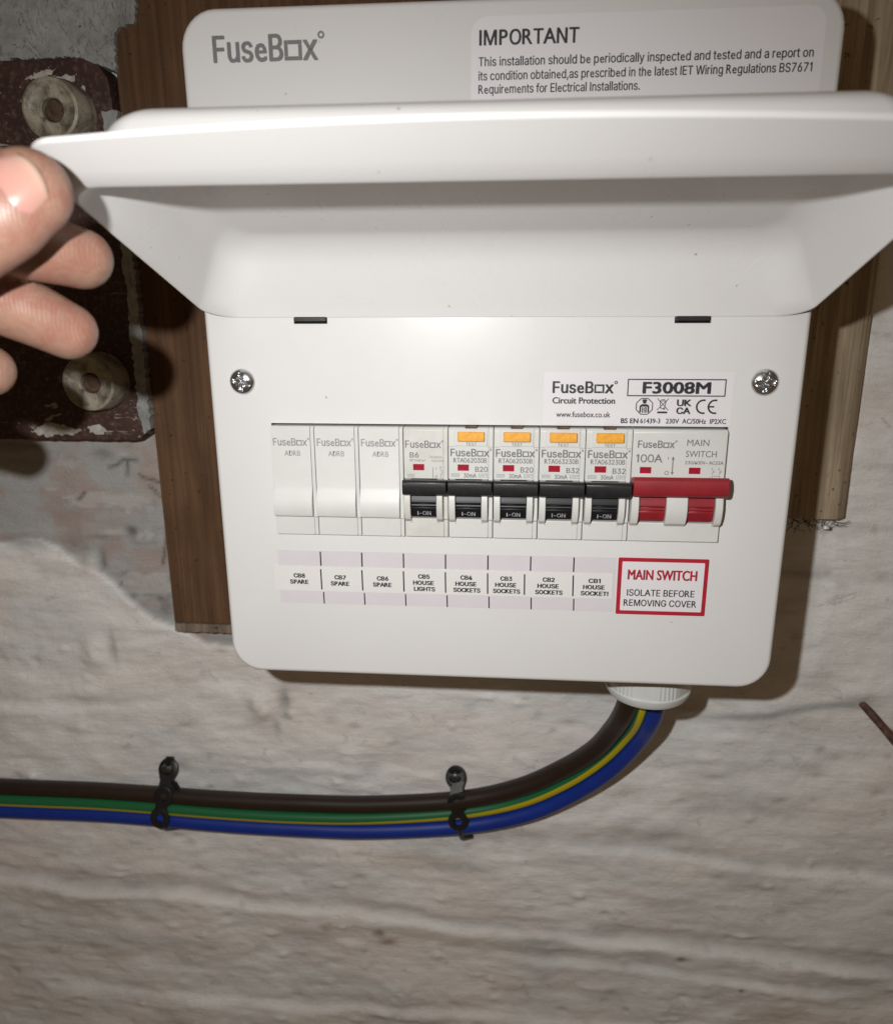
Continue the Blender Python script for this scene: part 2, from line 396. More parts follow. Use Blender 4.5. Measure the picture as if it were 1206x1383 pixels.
# ================================================================ WALL
def build_wall():
    W = 108.0
    xs = np.concatenate([np.arange(-560, -300, 8.), np.arange(-300, 372, 1.6), np.arange(372, 640, 8.)])
    zs = np.concatenate([np.arange(-680, -476, 8.), np.arange(-476, 230, 1.6), np.arange(230, 480, 8.)])
    X, Z = np.meshgrid(xs, zs)
    Y = np.zeros_like(X)
    big = fbm(X/95+3, Z/60+9, 1, 4)-.5
    mid = fbm(X/34+1, Z/20+4, 11, 5)-.5
    stk = fbm(X/26+7, Z/4.2+2, 21, 4)-.5
    fine = fbm(X/7, Z/5.5, 31, 4)-.5
    Y += -big*9 - mid*3.6 - stk*1.1 - fine*.7
    col = np.zeros(X.shape+(3,))
    base = np.array([.86, .845, .82]); warm = np.array([.84, .785, .74]); cool = np.array([.74, .745, .73])
    t = sstep(.40, .66, fbm(X/70+5, Z/40+1, 41, 5))[..., None]
    col[:] = base*(1-t)+warm*t
    t = (sstep(.48, .72, fbm(X/60+2, Z/26+8, 51, 5))*.8)[..., None]
    col = col*(1-t)+cool*t
    g = (sstep(.56, .74, fbm(X/34, Z/7+3, 61, 5))*.22)[..., None]      # grime along the brush ridges
    col = col*(1-g)+np.array([.40, .38, .35])*g
    rs0 = random.Random(77)
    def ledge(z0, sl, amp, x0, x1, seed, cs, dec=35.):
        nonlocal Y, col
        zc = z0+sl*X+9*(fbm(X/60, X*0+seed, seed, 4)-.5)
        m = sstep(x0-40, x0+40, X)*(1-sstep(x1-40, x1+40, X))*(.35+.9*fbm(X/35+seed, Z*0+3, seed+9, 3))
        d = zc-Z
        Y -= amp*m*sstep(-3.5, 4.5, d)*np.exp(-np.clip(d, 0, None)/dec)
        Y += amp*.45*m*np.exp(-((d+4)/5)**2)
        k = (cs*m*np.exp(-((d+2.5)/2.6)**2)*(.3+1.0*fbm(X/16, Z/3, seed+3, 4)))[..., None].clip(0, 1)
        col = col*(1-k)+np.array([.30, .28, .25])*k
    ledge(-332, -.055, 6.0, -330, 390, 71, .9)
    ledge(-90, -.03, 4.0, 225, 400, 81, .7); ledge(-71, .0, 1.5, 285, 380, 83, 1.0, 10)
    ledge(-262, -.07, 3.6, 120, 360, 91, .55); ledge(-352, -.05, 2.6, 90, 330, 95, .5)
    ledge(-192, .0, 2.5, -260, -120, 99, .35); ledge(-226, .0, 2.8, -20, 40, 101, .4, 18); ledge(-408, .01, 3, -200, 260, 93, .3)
    for _ in range(480):                      # little drips, pits and crumbs in the limewash
        cx, cz = rs0.uniform(-300, 370), rs0.uniform(-470, -60); rx, rz = rs0.uniform(1.5, 6), rs0.uniform(1.2, 2.6)
        i0, i1 = np.searchsorted(xs, cx-4*rx), np.searchsorted(xs, cx+4*rx); j0, j1 = np.searchsorted(zs, cz-4*rz), np.searchsorted(zs, cz+4*rz)
        if i1-i0 < 2 or j1-j0 < 2: continue
        e = np.exp(-((X[j0:j1, i0:i1]-cx)/rx)**2-((Z[j0:j1, i0:i1]-cz)/rz)**2)
        a_ = rs0.uniform(-1.6, 1.9); Y[j0:j1, i0:i1] -= a_*e
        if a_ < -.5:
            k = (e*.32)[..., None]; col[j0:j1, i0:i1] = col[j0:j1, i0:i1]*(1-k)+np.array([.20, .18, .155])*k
    def stain(cx, cz, rx, rz, c, k_):
        nonlocal col
        e = np.exp(-(((X-cx)/rx)**2+((Z-cz)/rz)**2)*1.2)*(.2+1.2*fbm(X/9+cx, Z/4, 171, 5)).clip(0, 1)
        kk = (k_*e)[..., None]; col = col*(1-kk)+np.array(c)*kk
    for q in ((95, -270, 50, 7, (.42, .42, .41), .8), (170, -262, 60, 6, (.45, .42, .37), .7), (120, -348, 22, 7, (.40, .41, .41), .9), (230, -240, 40, 10, (.48, .47, .45), .7), (40, -290, 40, 6, (.62, .49, .37), .6), (60, -345, 40, 8, (.62, .51, .40), .6), (70, -292, 16, 4, (.33, .36, .37), .7), (-60, -262, 40, 5, (.60, .48, .38), .5), (260, -330, 60, 30, (.52, .51, .47), .5), (180, -120, 30, 12, (.60, .59, .56), .5), (40, -420, 60, 20, (.60, .58, .54), .5), (-180, -330, 60, 20, (.58, .57, .55), .5)): stain(*q)
    # lumps
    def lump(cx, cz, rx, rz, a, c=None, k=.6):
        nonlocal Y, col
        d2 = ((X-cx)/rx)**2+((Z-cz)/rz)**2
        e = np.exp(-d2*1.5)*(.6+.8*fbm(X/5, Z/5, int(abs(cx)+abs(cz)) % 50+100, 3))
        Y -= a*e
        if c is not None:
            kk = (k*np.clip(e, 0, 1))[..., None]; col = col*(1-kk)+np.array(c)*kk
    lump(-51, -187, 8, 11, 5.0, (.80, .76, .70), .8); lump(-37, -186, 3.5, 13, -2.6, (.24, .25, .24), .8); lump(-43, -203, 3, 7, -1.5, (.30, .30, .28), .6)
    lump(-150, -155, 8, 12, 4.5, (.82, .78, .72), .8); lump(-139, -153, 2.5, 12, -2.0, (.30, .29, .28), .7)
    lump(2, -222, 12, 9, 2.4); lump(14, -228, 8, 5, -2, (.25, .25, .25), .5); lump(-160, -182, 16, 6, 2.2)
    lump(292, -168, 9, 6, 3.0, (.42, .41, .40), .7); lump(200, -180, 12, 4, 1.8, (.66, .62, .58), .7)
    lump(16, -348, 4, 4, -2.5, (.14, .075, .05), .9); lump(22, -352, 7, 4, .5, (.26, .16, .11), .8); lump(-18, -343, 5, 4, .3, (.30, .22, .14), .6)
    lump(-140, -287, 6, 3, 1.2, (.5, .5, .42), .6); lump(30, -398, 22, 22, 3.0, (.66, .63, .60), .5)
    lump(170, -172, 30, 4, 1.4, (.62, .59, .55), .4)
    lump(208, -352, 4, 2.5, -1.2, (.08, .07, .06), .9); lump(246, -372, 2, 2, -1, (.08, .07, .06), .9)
    # pale blue-grey filled line that runs to the rusty nail
    zc = -186+(X-204)*.168; m = sstep(190, 225, X)*(1-sstep(287, 296, X))
    k = (m*np.exp(-((Z-zc)/2.6)**2)*.85)[..., None].clip(0, 1); col = col*(1-k)+np.array([.36, .37, .37])*k
    # bare grey plaster where the limewash has come off, lower edge ragged
    n = (fbm(X/22, Z/22, 121, 5)-.5)*26
    zl = np.interp(X, [-400, -198, -175, -150, -138, -127, -113, -100, -92, -80], [-86, -86, -84, -99, -107, -119, -129, -135, -140, -150])
    pm = sstep(-1.0, 1.0, Z-zl+n*.35)*(X < -60)*(Z < 10)
    pn = fbm(X/26+3, Z/19, 131, 5)
    pc = np.array([.40, .40, .39])*(1-sstep(.42, .62, pn)[..., None])+np.array([.40, .325, .295])*sstep(.42, .62, pn)[..., None]
    dkp = (sstep(.52, .66, fbm(X/14, Z/14, 141, 5))*sstep(-50, -115, Z)*.55)[..., None]
    pc = pc*(1-dkp)+np.array([.17, .155, .145])*dkp
    wp = (sstep(.60, .64, fbm(X/30+9, Z/10+3, 151, 5))*.7)[..., None]
    pc = pc*(1-wp)+np.array([.52, .50, .47])*wp
    pk = pm[..., None]; col = col*(1-pk)+pc*pk
    Y += pm*(1.6+big*4+mid*1.5)
    # flaked ridge and dents in the bare patch
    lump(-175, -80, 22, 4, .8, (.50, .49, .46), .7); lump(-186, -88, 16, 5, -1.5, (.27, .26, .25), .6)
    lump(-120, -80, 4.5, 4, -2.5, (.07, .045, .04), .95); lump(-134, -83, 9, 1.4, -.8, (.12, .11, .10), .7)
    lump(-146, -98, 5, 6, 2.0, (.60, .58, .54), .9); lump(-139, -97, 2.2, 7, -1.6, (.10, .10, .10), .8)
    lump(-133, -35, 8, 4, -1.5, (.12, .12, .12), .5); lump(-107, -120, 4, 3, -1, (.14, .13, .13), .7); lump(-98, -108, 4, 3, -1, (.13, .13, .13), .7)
    # hair cracks
    rs = random.Random(5)
    for (cx, cz, ang, ln) in [(-112, -45, -50, 22), (-108, -52, -30, 16), (-118, -48, 100, 9), (-150, -62, 20, 8), (-130, -42, 5, 20), (-104, -100, 85, 40), (300, -86, 0, 60)]:
        x, z, a = cx, cz, math.radians(ang)
        for i in range(int(ln/1.5)):
            a += rs.uniform(-.5, .5)*.6; a = a*.9+math.radians(ang)*.1
            x += 1.5*math.cos(a); z += 1.5*math.sin(a)
            kk = (np.exp(-(((X-x)/1.0)**2+((Z-z)/1.0)**2))*.75)[..., None]
            col = col*(1-kk)+np.array([.07, .065, .06])*kk; Y += kk[..., 0]*.5
    Y = np.minimum(np.maximum(Y, -9), 9)
    # lie flat behind the timber so nothing pokes through it
    flat = sstep(-103, -92, X)*(1-sstep(262, 270, X))*sstep(-136, -128, Z)
    Y = Y*(1-flat*.9)+flat*2
    Y = np.where((X < -86) & (Z > -30), np.maximum(Y, 1), Y)
    nz, nx = X.shape
    me = bpy.data.meshes.new('wall')
    co = np.stack([X, W+Y, Z], -1).reshape(-1, 3)*S
    idx = np.arange(nx*nz).reshape(nz, nx)
    q = np.stack([idx[:-1, :-1], idx[:-1, 1:], idx[1:, 1:], idx[1:, :-1]], -1).reshape(-1, 4)
    me.vertices.add(len(co)); me.vertices.foreach_set('co', co.ravel())
    me.loops.add(q.size); me.loops.foreach_set('vertex_index', q.ravel().astype(np.int32))
    me.polygons.add(len(q)); me.polygons.foreach_set('loop_start', np.arange(0, q.size, 4, dtype=np.int32))
    me.update(calc_edges=True)
    at = me.attributes.new('Col', 'FLOAT_COLOR', 'POINT')
    at.data.foreach_set('color', np.concatenate([col.clip(.02, .9).reshape(-1, 3), np.ones((nx*nz, 1))], 1).ravel())
    me.polygons.foreach_set('use_smooth', np.ones(len(q), dtype=bool))
    me.materials.append(MAT['wall'])
    o = bpy.data.objects.new('wall', me); COL.objects.link(o)
    tag(o, kind='structure')
    return o
wall = build_wall()

# ragged slab of old grey plaster above the dark plate, lapping over the board
def plaster_mat():
    m, nt, b = newmat('cracked_grey_plaster')
    v = coord(nt); vz = coord(nt, (1, 1, .35))
    n1 = noise(nt, v, 40, 6, .65); n2 = noise(nt, v, 260, 5, .65); cr = noise(nt, vz, 95, 5, .6, 1.5); sp = noise(nt, v, 300, 2)
    c = ramp(nt, n1, [(.3, (.22, .225, .22)), (.5, (.34, .345, .335)), (.72, (.46, .46, .44))])
    c = mixc(nt, ramp(nt, n2, [(.35, (.5, .5, .5)), (.55, (0, 0, 0))]), c, (.20, .20, .195))
    c = mixc(nt, ramp(nt, cr, [(.488, (0, 0, 0)), (.498, (.8, .8, .8)), (.503, (.8, .8, .8)), (.512, (0, 0, 0))]), c, (.11, .105, .10))
    c = mixc(nt, ramp(nt, sp, [(.70, (0, 0, 0)), (.75, (1, 1, 1))]), c, (.07, .06, .05))
    nt.links.new(c, b.inputs["Base Color"]); b.inputs["Roughness"].default_value = .7
    bump(nt, b, n2, .8, .0008)
    return m
MAT['plaster'] = plaster_mat()
def ragged(pts, step=1.2, amp=.9, seed=3):
    r = random.Random(seed); out = []
    for (a, b), (c, d) in zip(pts, pts[1:]+pts[:1]):
        n = max(1, int(math.hypot(c-a, d-b)/step))
        for i in range(n):
            k = amp if i else amp*.3
            out.append((a+(c-a)*i/n+r.uniform(-k, k), b+(d-b)*i/n+r.uniform(-k, k)))
    return out
def slab(mb, outline, y0, y1, mi=0):
    n = len(outline)
    mb.add([(x, y0, z) for x, z in outline]+[(x, y1, z) for x, z in outline],
           [tuple(range(n)), tuple(range(2*n-1, n-1, -1))]+[(i, (i+1) % n, (i+1) % n+n, i+n) for i in range(n)], mi)
mb = MB()
slab(mb, ragged([(-330, 158.5), (-160, 158.5), (-112, 159), (-92.5, 152), (-92, 164), (-91.5, 168), (-88, 171), (-84, 171.5), (-81, 174), (-80, 181), (-82, 186), (-78, 200), (-80, 230), (-330, 230)]), 93.6, 112)
p = mb.build('plaster_patch', 'plaster', wall, bevel=.5)

# ================================================================ TIMBER BEHIND THE UNIT
mb = MB(); mb.box(-93.8, 150, 96, 106.2, -129.2, 240)
board = mb.build('backing_board', 'board', loc=(28, 106, -129), bevel=.6)
tag(board, 'wide dark brown stained board behind the left side of the white unit', 'board')
mb = MB(); slab(mb, ragged([(-93.6, -134.5), (150, -134.5), (150, -129.4), (-93.6, -129.4)], 1.5, .35, 9), 95.6, 106)
mb.build('bare_bottom_edge', 'board_edge', board, loc=(28, 106, -130))
mb = MB(); mb.prism([(96, -61), (106.4, -61), (106.4, 240), (96, 240)], 175, 261.5); mb.box(175, 175.2, 97, 106, -60, 239)
mb.add([(261.5, 96, -61), (266.5, 100, -61), (266.5, 106.4, -61), (261.5, 106.4, -61), (261.5, 96, 240), (266.5, 100, 240), (266.5, 106.4, 240), (261.5, 106.4, 240)],
       [(0, 1, 2, 3), (7, 6, 5, 4), (0, 4, 5, 1), (1, 5, 6, 2), (2, 6, 7, 3), (3, 7, 4, 0)])
batten = mb.build('wooden_batten', 'batten', loc=(220, 106, -61), bevel=.4)
tag(batten, 'pale weathered rough sawn batten with frayed end, right of the white unit', 'batten')
mb = MB(); r = random.Random(3)
for i in range(26):
    x = r.uniform(236, 262); z = -62.5
    pts = [(x, r.uniform(96, 104), z)]
    a = r.uniform(-2.6, -.4)
    for k in range(r.randint(3, 7)):
        a += r.uniform(-.7, .7); x += 1.7*math.cos(a); z += 1.2*math.sin(a)
        pts.append((x, pts[0][1]+r.uniform(-.5, .5), z))
    mb.tube(pts, r.uniform(.12, .25), 4)
fr = mb.build('frayed_end', 'fibre', batten, loc=(250, 100, -62)); tag(fr, kind='stuff')
mb = MB(); mb.lathe([(.3, -.3), (2.0, 0), (1.6, 1.4), (.3, 1.8)], 10, (257, 97, -66)); mb.build('loose_chip', 'tape', batten, loc=(257, 97, -66), smooth=50)

# dark plate with two ceramic bosses
def rrect(x0, x1, z0, z1, r, n=6):
    out = []
    for cx, cz, a in ((x1-r, z0+r, -90), (x1-r, z1-r, 0), (x0+r, z1-r, 90), (x0+r, z0+r, 180)):
        for i in range(n+1):
            t = math.radians(a+90*i/n); out.append((cx+r*math.cos(t), cz+r*math.sin(t)))
    return out
mb = MB()
o_ = [(-104, -23.5), (-99, -22.5), (-95.5, -17), (-95.2, 60), (-95.2, 140), (-96.5, 149), (-101, 155), (-110, 158), (-320, 158.2), (-320, -23.5)]
slab(mb, ragged(o_, 2.5, .3, 4), 91.5, 110)
plate = mb.build('mounting_plate', 'plate', loc=(-160, 110, -23), bevel=.8)
tag(plate, 'dark oxblood painted plate with two cream ceramic bosses, left of the brown board', 'plate')
for (bx, bz) in ((-118.2, 133.4), (-116.6, 8.0)):
    mb = MB(); mb.lathe([(14.6, 14.5), (15.0, 12), (14.6, 9), (14.9, 8.2), (14.2, 6), (14.0, 1.0), (13.4, -.6), (12.2, -1.2), (11.4, -.6), (10.6, .3), (7.0, 1.2), (5.9, 1.0), (5.3, 1.6), (5.1, 4), (5.0, 8)], 48, (bx, 78.0, bz), 'y')
    b_ = mb.build('ceramic_boss', 'boss', plate, loc=(bx, 92, bz), smooth=40)
    mb = MB(); mb.lathe([(5.2, 9), (5.2, 4.0), (4.4, 3.0), (2, 2.6), (.3, 2.5)], 20, (bx, 78, bz), 'y'); mb.box(bx-4, bx+4, 80.2, 81, bz-.5, bz+.5)
    mb.build('plug', 'boss_hole', b_, loc=(bx, 86, bz), smooth=40)
for i, o_ in enumerate(([(-137, 149), (-128, 153), (-120.5, 153.5), (-123, 151), (-131, 149.5)], [(-128, 147), (-121, 150.5), (-110.5, 151), (-112, 148), (-118, 146.5), (-124, 145)], [(-117, 142.5), (-113, 145), (-107.5, 145.5), (-109, 142), (-113, 140.5)], [(-160, -19), (-150, -14), (-140, -15.5), (-131, -18), (-138, -21), (-152, -21.5)], [(-128, -17), (-121, -15), (-117, -19), (-124, -20.5)])):
    mb = MB(); slab(mb, ragged(o_, 1.2, .9, 20+i), 91.1, 92)
    mb.build('paint_flake', 'flake', plate, loc=(o_[0][0], 91.5, o_[0][1]))
# grey smear of filler down the right edge of the plate
mb = MB(); slab(mb, ragged([(-100.5, 135), (-93, 135), (-92.8, 60), (-93, -17), (-97, -20), (-99, -10), (-98.2, 60)], 1.6, .8, 12), 91.0, 97)
mb.build('filler_edge', 'plaster', plate, loc=(-96, 94, 50))

# rusty nail
mb = MB(); mb.tube([(292.5, 111, -170), (296, 104, -173.5), (300, 96, -178), (305, 86, -183.5), (311, 74, -190)], [1.8, 2.2, 2.0, 2.3, 2.1], 10)
nl = mb.build('rusty_nail', 'nail_rust', loc=(292, 108, -171), smooth=50)
tag(nl, 'rusty brown iron nail sticking out of the white wall', 'nail')

# ================================================================ CONSUMER UNIT
unit = empty('consumer_unit', (90, 96, -107.8))
tag(unit, 'white metal consumer unit with its lid held open over a row of circuit breakers', 'fuse box')
XL, XR, ZB, ZT = -23.3, 203.6, -107.8, 147.0
def inset_poly(i, r=13.0, n=8): return rrect(XL+i, XR-i, ZB+i, ZT-i, max(r-i, .5), n)
def make_cover():
    bm = bmesh.new()
    def loop(pts, y): return [bm.verts.new((x*S, y*S, z*S)) for x, z in pts]
    R = 2.2; rings = []
    for k in range(6):
        a = math.radians(90*k/5); rings.append(loop(inset_poly(R*(1-math.sin(a))), R*(1-math.cos(a))))
    rings.append(loop(inset_poly(0), 20)); rings.append(loop(inset_poly(1.6), 20)); 
    rings.append(loop(inset_poly(1.6), 94.5))
    for A, B in zip(rings, rings[1:]):
        n = len(A)
        for i in range(n):
            f = bm.faces.new((A[i], A[(i+1) % n], B[(i+1) % n], B[i])); f.smooth = True
    bm.faces.new(rings[-1])
    # front face with cut-outs: module opening and two hinge slots
    ed = []
    A = rings[0]
    for i in range(len(A)): ed.append(bm.edges.get((A[i], A[(i+1) % len(A)])))
    for (x0, x1, z0, z1) in ((.75, 177.6, -44.35, 1.35), (12.2, 25.2, 39.6, 42.4), (154.8, 167.9, 39.6, 42.4)):
        h0 = loop([(x0, z0), (x1, z0), (x1, z1), (x0, z1)], 0); h1 = loop([(x0, z0), (x1, z0), (x1, z1), (x0, z1)], 1.4)
        for i in range(4):
            ed.append(bm.edges.new((h0[i], h0[(i+1) % 4])))
            bm.faces.new((h0[i], h0[(i+1) % 4], h1[(i+1) % 4], h1[i]))
    bmesh.ops.triangle_fill(bm, edges=ed, use_beauty=True, use_dissolve=False, normal=(0, -1, 0))
    bmesh.ops.recalc_face_normals(bm, faces=bm.faces)
    me = bpy.data.meshes.new('cover'); bm.to_mesh(me); bm.free()
    L = Vector((90, 0, 20))*S
    me.transform(Matrix.Translation(-L)); me.materials.append(MAT['white_steel'])
    me.set_sharp_from_angle(angle=math.radians(30))
    o = bpy.data.objects.new('cover', me); COL.objects.link(o); o.parent = unit
    o.location = L - WLOC['consumer_unit']*S
    WLOC['cover'] = Vector((90, 0, 20))
    return o
cover = make_cover()
mb = MB(); mb.box(.8, 177.5, 60.1, 62, -44.3, 1.3); mb.box(12.25, 25.15, 4, 6, 39.65, 42.35); mb.box(154.85, 167.85, 4, 6, 39.65, 42.35)
mb.build('dark_interior', 'cavity', unit, loc=(90, 60, -20))
for x in (12.6, 155.2):
    mb = MB(); mb.box(x, x+12.2, -.7, .9, 40.4, 42.2)
    mb.build('hinge_tab', 'black_plastic', unit, loc=(x+6, 0, 41.5), bevel=.25)

# cover screws
for k, (sx, sz, rot) in enumerate(((-9.7, 17.6, .12), (189.2, 18.2, .02))):
    n, m = 56, 16; vs = []; fs = []; R = 5.0
    for j in range(m+1):
        rr = R*j/m
        for i in range(n):
            a = 2*math.pi*i/n; p, q = rr*math.cos(a), rr*math.sin(a)
            h = 2.6*math.sqrt(max(0, 1-(rr/R)**2*.96))
            pr, qr = p*math.cos(rot)-q*math.sin(rot), p*math.sin(rot)+q*math.cos(rot)
            d = min(max(abs(pr)-.55, 0) if abs(qr) < 3.7 else 9, max(abs(qr)-.55, 0) if abs(pr) < 3.7 else 9)
            h -= 1.5*max(0, 1-d/.35)*max(0, 1-(rr/4.1)**4)
            dd = max(abs(pr*.707-qr*.707), 0)
            if min(abs(pr-qr), abs(pr+qr)) < .35 and rr < 2.2: h -= .35
            vs.append((p, -h, q))
    for j in range(m):
        for i in range(n): fs.append((j*n+i, j*n+(i+1) % n, (j+1)*n+(i+1) % n, (j+1)*n+i))
    mb = MB(); mb.add([(x+sx, y+.1, z+sz) for x, y, z in vs], fs)
    mb.build('cover_screw', 'zinc', unit, loc=(sx, 0, sz), smooth=38, fix=False)

# printed logo on the top of the cover
mb = MB(); logo(mb, -11.2, 129.6, 37.2, 8.3, -.12, bold=.012)
mb.build('cover_logo', 'ink_grey', unit, loc=(8, 0, 133))

# --- stickers
def sticker(name, x0, x1, z0, z1, y, mat, r=.6, th=.12, bev=0):
    mb = MB(); slab(mb, rrect(x0, x1, z0, z1, r, 5), y-th, y+.05)
    return mb.build(name, mat, unit, loc=((x0+x1)/2, y, (z0+z1)/2))
st = sticker('notice_sticker', 79.8, 197.0, 108, 141.2, 0, 'sticker', 5.5)
tag(st, 'rounded white safety notice on the top of the cover')
mb = MB(); Y = -.24
text(mb, 'IMPORTANT', 82.6, 132.4, 33.6, 4.6, Y, bold=.022)
for body, z, x1 in (('This installation should be periodically inspected and tested and a report on', 126.1, 193.8), ('its condition obtained,as prescribed in the latest IET Wiring Regulations BS7671', 121.7, 193.8), ('Requirements for Electrical Installations.', 117.5, 137.4), ('The next inspection is due before the date below', 113.2, 150)):
    if z > 115: text(mb, body, 82.3, z-.1, x1-82.3, 2.75, Y, bold=.014)
mb.build('lettering', 'ink_black', st, loc=(140, Y, 125))

st = sticker('product_sticker', 107.9, 178.2, 1.9, 21.6, 0, 'sticker', .4)
tag(st, 'white product sticker above the right end of the breaker row')
mb = MB(); Y = -.24
logo(mb, 111.3, 13.9, 22.6, 4.3, Y, bold=.018)
text(mb, 'Circuit Protection', 111.3, 9.9, 23.4, 2.3, Y, bold=.03, font='b')
text(mb, 'www.fusebox.co.uk', 112.8, 4.7, 20.4, 2.1, Y, font='b', bold=.012)
for a in ((139.3, 19.1, 175.1, 19.1), (139.3, 13.0, 175.1, 13.0)): mb.seg(a[0]-.2, a[1], a[2]+.2, a[3], .42, Y)
for x in (139.3, 175.1): mb.seg(x, 13.21, x, 18.89, .42, Y)
text(mb, 'F3008M', 145.0, 13.95, 24.6, 4.1, Y, font='b', bold=.045)
text(mb, 'BS EN', 137.4, 2.55, 6.4, 1.8, Y, font='b', bold=.035)
text(mb, '61439-3   230V  AC/50Hz  IP2XC', 144.6, 2.55, 31.8, 1.8, Y, font='b', bold=.018)
# octagon pictogram with a fitter
oc = [(145.8+3.25*math.cos(math.radians(22.5+45*i)), 9.0+3.25*math.sin(math.radians(22.5+45*i))) for i in range(8)]
for i in range(8): mb.seg(*oc[i], *oc[(i+1) % 8], .34, Y-.004*(i % 2))
mb.quad([(145.8+.75*math.cos(t*.5236), 10.75+.75*math.sin(t*.5236)) for t in range(12)], Y)
mb.quad([(144.7, 11.15), (146.9, 11.15), (146.5, 11.65), (145.1, 11.65)], Y-.006)
for q in ([(144.9, 9.85), (146.7, 9.85), (147.6, 9.2), (147.6, 6.7), (147.0, 6.7), (147.0, 8.6), (146.8, 8.9), (144.8, 8.9), (144.6, 8.6), (144.6, 6.7), (144.0, 6.7), (144.0, 9.2)],): mb.quad(q, Y)
mb.quad([(144.95, 6.5), (145.35, 6.5), (145.35, 8.7), (144.95, 8.7)], Y-.005); mb.quad([(146.2, 6.5), (146.65, 6.5), (146.65, 8.7), (146.2, 8.7)], Y-.005)
mb.seg(146.05, 8.7, 145.55, 7.6, .3, Y-.008); mb.seg(145.55, 7.7, 146.1, 7.5, .25, Y-.010); mb.seg(146.0, 7.6, 145.7, 6.6, .25, Y-.012)
# crossed-out bin
mb.seg(150.5, 12.0, 154.7, 7.6, .25, Y); mb.seg(154.7, 12.0, 150.5, 7.6, .25, Y-.006)
mb.seg(151.3, 11.1, 153.9, 11.1, .3, Y-.010); mb.seg(151.5, 11.0, 151.9, 8.2, .25, Y-.014); mb.seg(153.7, 11.0, 153.3, 8.2, .25, Y-.014)
mb.seg(151.9, 8.3, 153.3, 8.3, .25, Y-.018); mb.seg(151.9, 11.6, 153.3, 11.6, .25, Y-.018); mb.ring(153.1, 8.1, .35, .2, Y-.022, 10)
mb.quad([(150.7, 6.4), (154.4, 6.4), (154.4, 7.1), (150.7, 7.1)], Y)
text(mb, 'UK', 157.9, 9.25, 5.2, 2.35, Y, bold=.045); text(mb, 'CA', 157.9, 6.25, 5.0, 2.35, Y, bold=.045)
mb.ring(167.6, 9.0, 2.45, .65, Y, 22, 75, 285); mb.ring(171.9, 9.0, 2.45, .65, Y, 22, 75, 285); mb.seg(169.8, 9.0, 171.6, 9.0, .6, Y-.006)
mb.build('lettering', 'ink_black', st, loc=(143, Y, 11))

# circuit label strip: lilac strip, tape on top
strip = sticker('label_strip', 0, 138.7, -75.0, -51.6, 0, 'sticker_lilac', .3)
tape = sticker('label_tape', -1.9, 137.6, -69.4, -58.6, -.14, 'tape', .3, .16)
mb = MB(); Yt = -.40; Ys = -.20
for k in range(1, 8):
    x = 18.1+(k-1)*17.3
    mb.seg(x-.05, -58.2, x-.05, -52.0, .55, Ys); mb.seg(x+.6, -75.0, x+.5, -69.8, .5, Ys)
    xt = 17.9+(k-1)*17.32-(2.3 if k == 6 else 0)
    mb.seg(xt+.1, -68.6, xt, -59.6, .55, Yt)
words = [('CB8', 'SPARE', None, 8.7), ('CB7', 'SPARE', None, 26.0), ('CB6', 'SPARE', None, 43.8), ('CB5', 'HOUSE', 'LIGHTS', 61.0), ('CB4', 'HOUSE', 'SOCKETS', 78.5), ('CB3', 'HOUSE', 'SOCKETS', 94.8), ('CB2', 'HOUSE', 'SOCKETS', 112.0), ('CB1', 'HOUSE', 'SOCKET!', 130.4)]
for a, b, c, x in words:
    dz = 0 if c else -1.3; lw = 11.4
    zb = -62.6+dz-(.5 if x < 20 else 0)+(.9 if x < 20 else 0)
    ctext(mb, a, x, zb, 4.6, 1.75, Yt, bold=.05, rot=-.005)
    ctext(mb, b, x-.2, zb-2.75, 7.6 if b == 'SPARE' else 8.4, 1.75, Yt, bold=.05, rot=-.005)
    if c: ctext(mb, c, x+.2, zb-5.45, 8.6 if c == 'LIGHTS' else 10.9, 1.75, Yt, bold=.05, rot=-.005)
mb.build('lettering', 'ink_black', tape, loc=(68, Yt, -64))

warn = sticker('isolation_sticker', 139.5, 175.0, -75.9, -51.6, 0, 'ink_red', .5)
tag(warn, 'red bordered warning sticker below the red main switch')
mb = MB(); slab(mb, rrect(141.1, 173.4, -74.2, -53.2, .4, 4), -.24, -.12)
mb.build('sticker_face', 'sticker', warn, loc=(157, -.2, -64))
mb = MB(); text(mb, 'MAIN SWITCH', 143.6, -60.7, 27.0, 4.1, -.36, font='b', bold=.028, mi=1)
text(mb, 'ISOLATE BEFORE', 143.6, -67.7, 26.6, 2.75, -.36, bold=.014); text(mb, 'REMOVING COVER', 142.5, -72.1, 28.8, 2.75, -.36, bold=.014)
mb.build('lettering', ['ink_black', 'ink_red'], warn, loc=(157, -.36, -65))

# --- modules in the row (left edge 0.96 mm, pitch 17.62 mm)
X0, PITCHM, ZTOP = .96, 17.62, .55
G = .13
def P_(prof, z): return [(y, z+h) for y, h in prof]
FLAT = [(58, 0), (-2.1, 0), (-3, -.9), (-3, -36.8), (-2.2, -37.2), (-2.2, -44.5), (58, -44.5)]
NOSE = [(58, 0), (-2.1, 0), (-3, -.9), (-3, -20.3), (3.5, -21), (3.5, -36.2), (-2.2, -36.8), (-2.2, -44.5), (58, -44.5)]
CHEEK = [(3.4, -20.4), (-3.4, -20.4), (-5.2, -23.0), (-6.4, -26.5), (-6.8, -30), (-6.4, -33.4), (-5.2, -36.2), (-3.4, -37.6), (-2.3, -37.7), (3.4, -36.1)]
SWELL = [(58, 0), (-2.1, 0), (-3, -.9), (-3, -24.2), (-3.5, -26), (-4.6, -29), (-5.1, -32.0), (-5.0, -35.4), (-4.6, -36.2), (-2.3, -36.4), (-2.2, -44.5), (58, -44.5)]
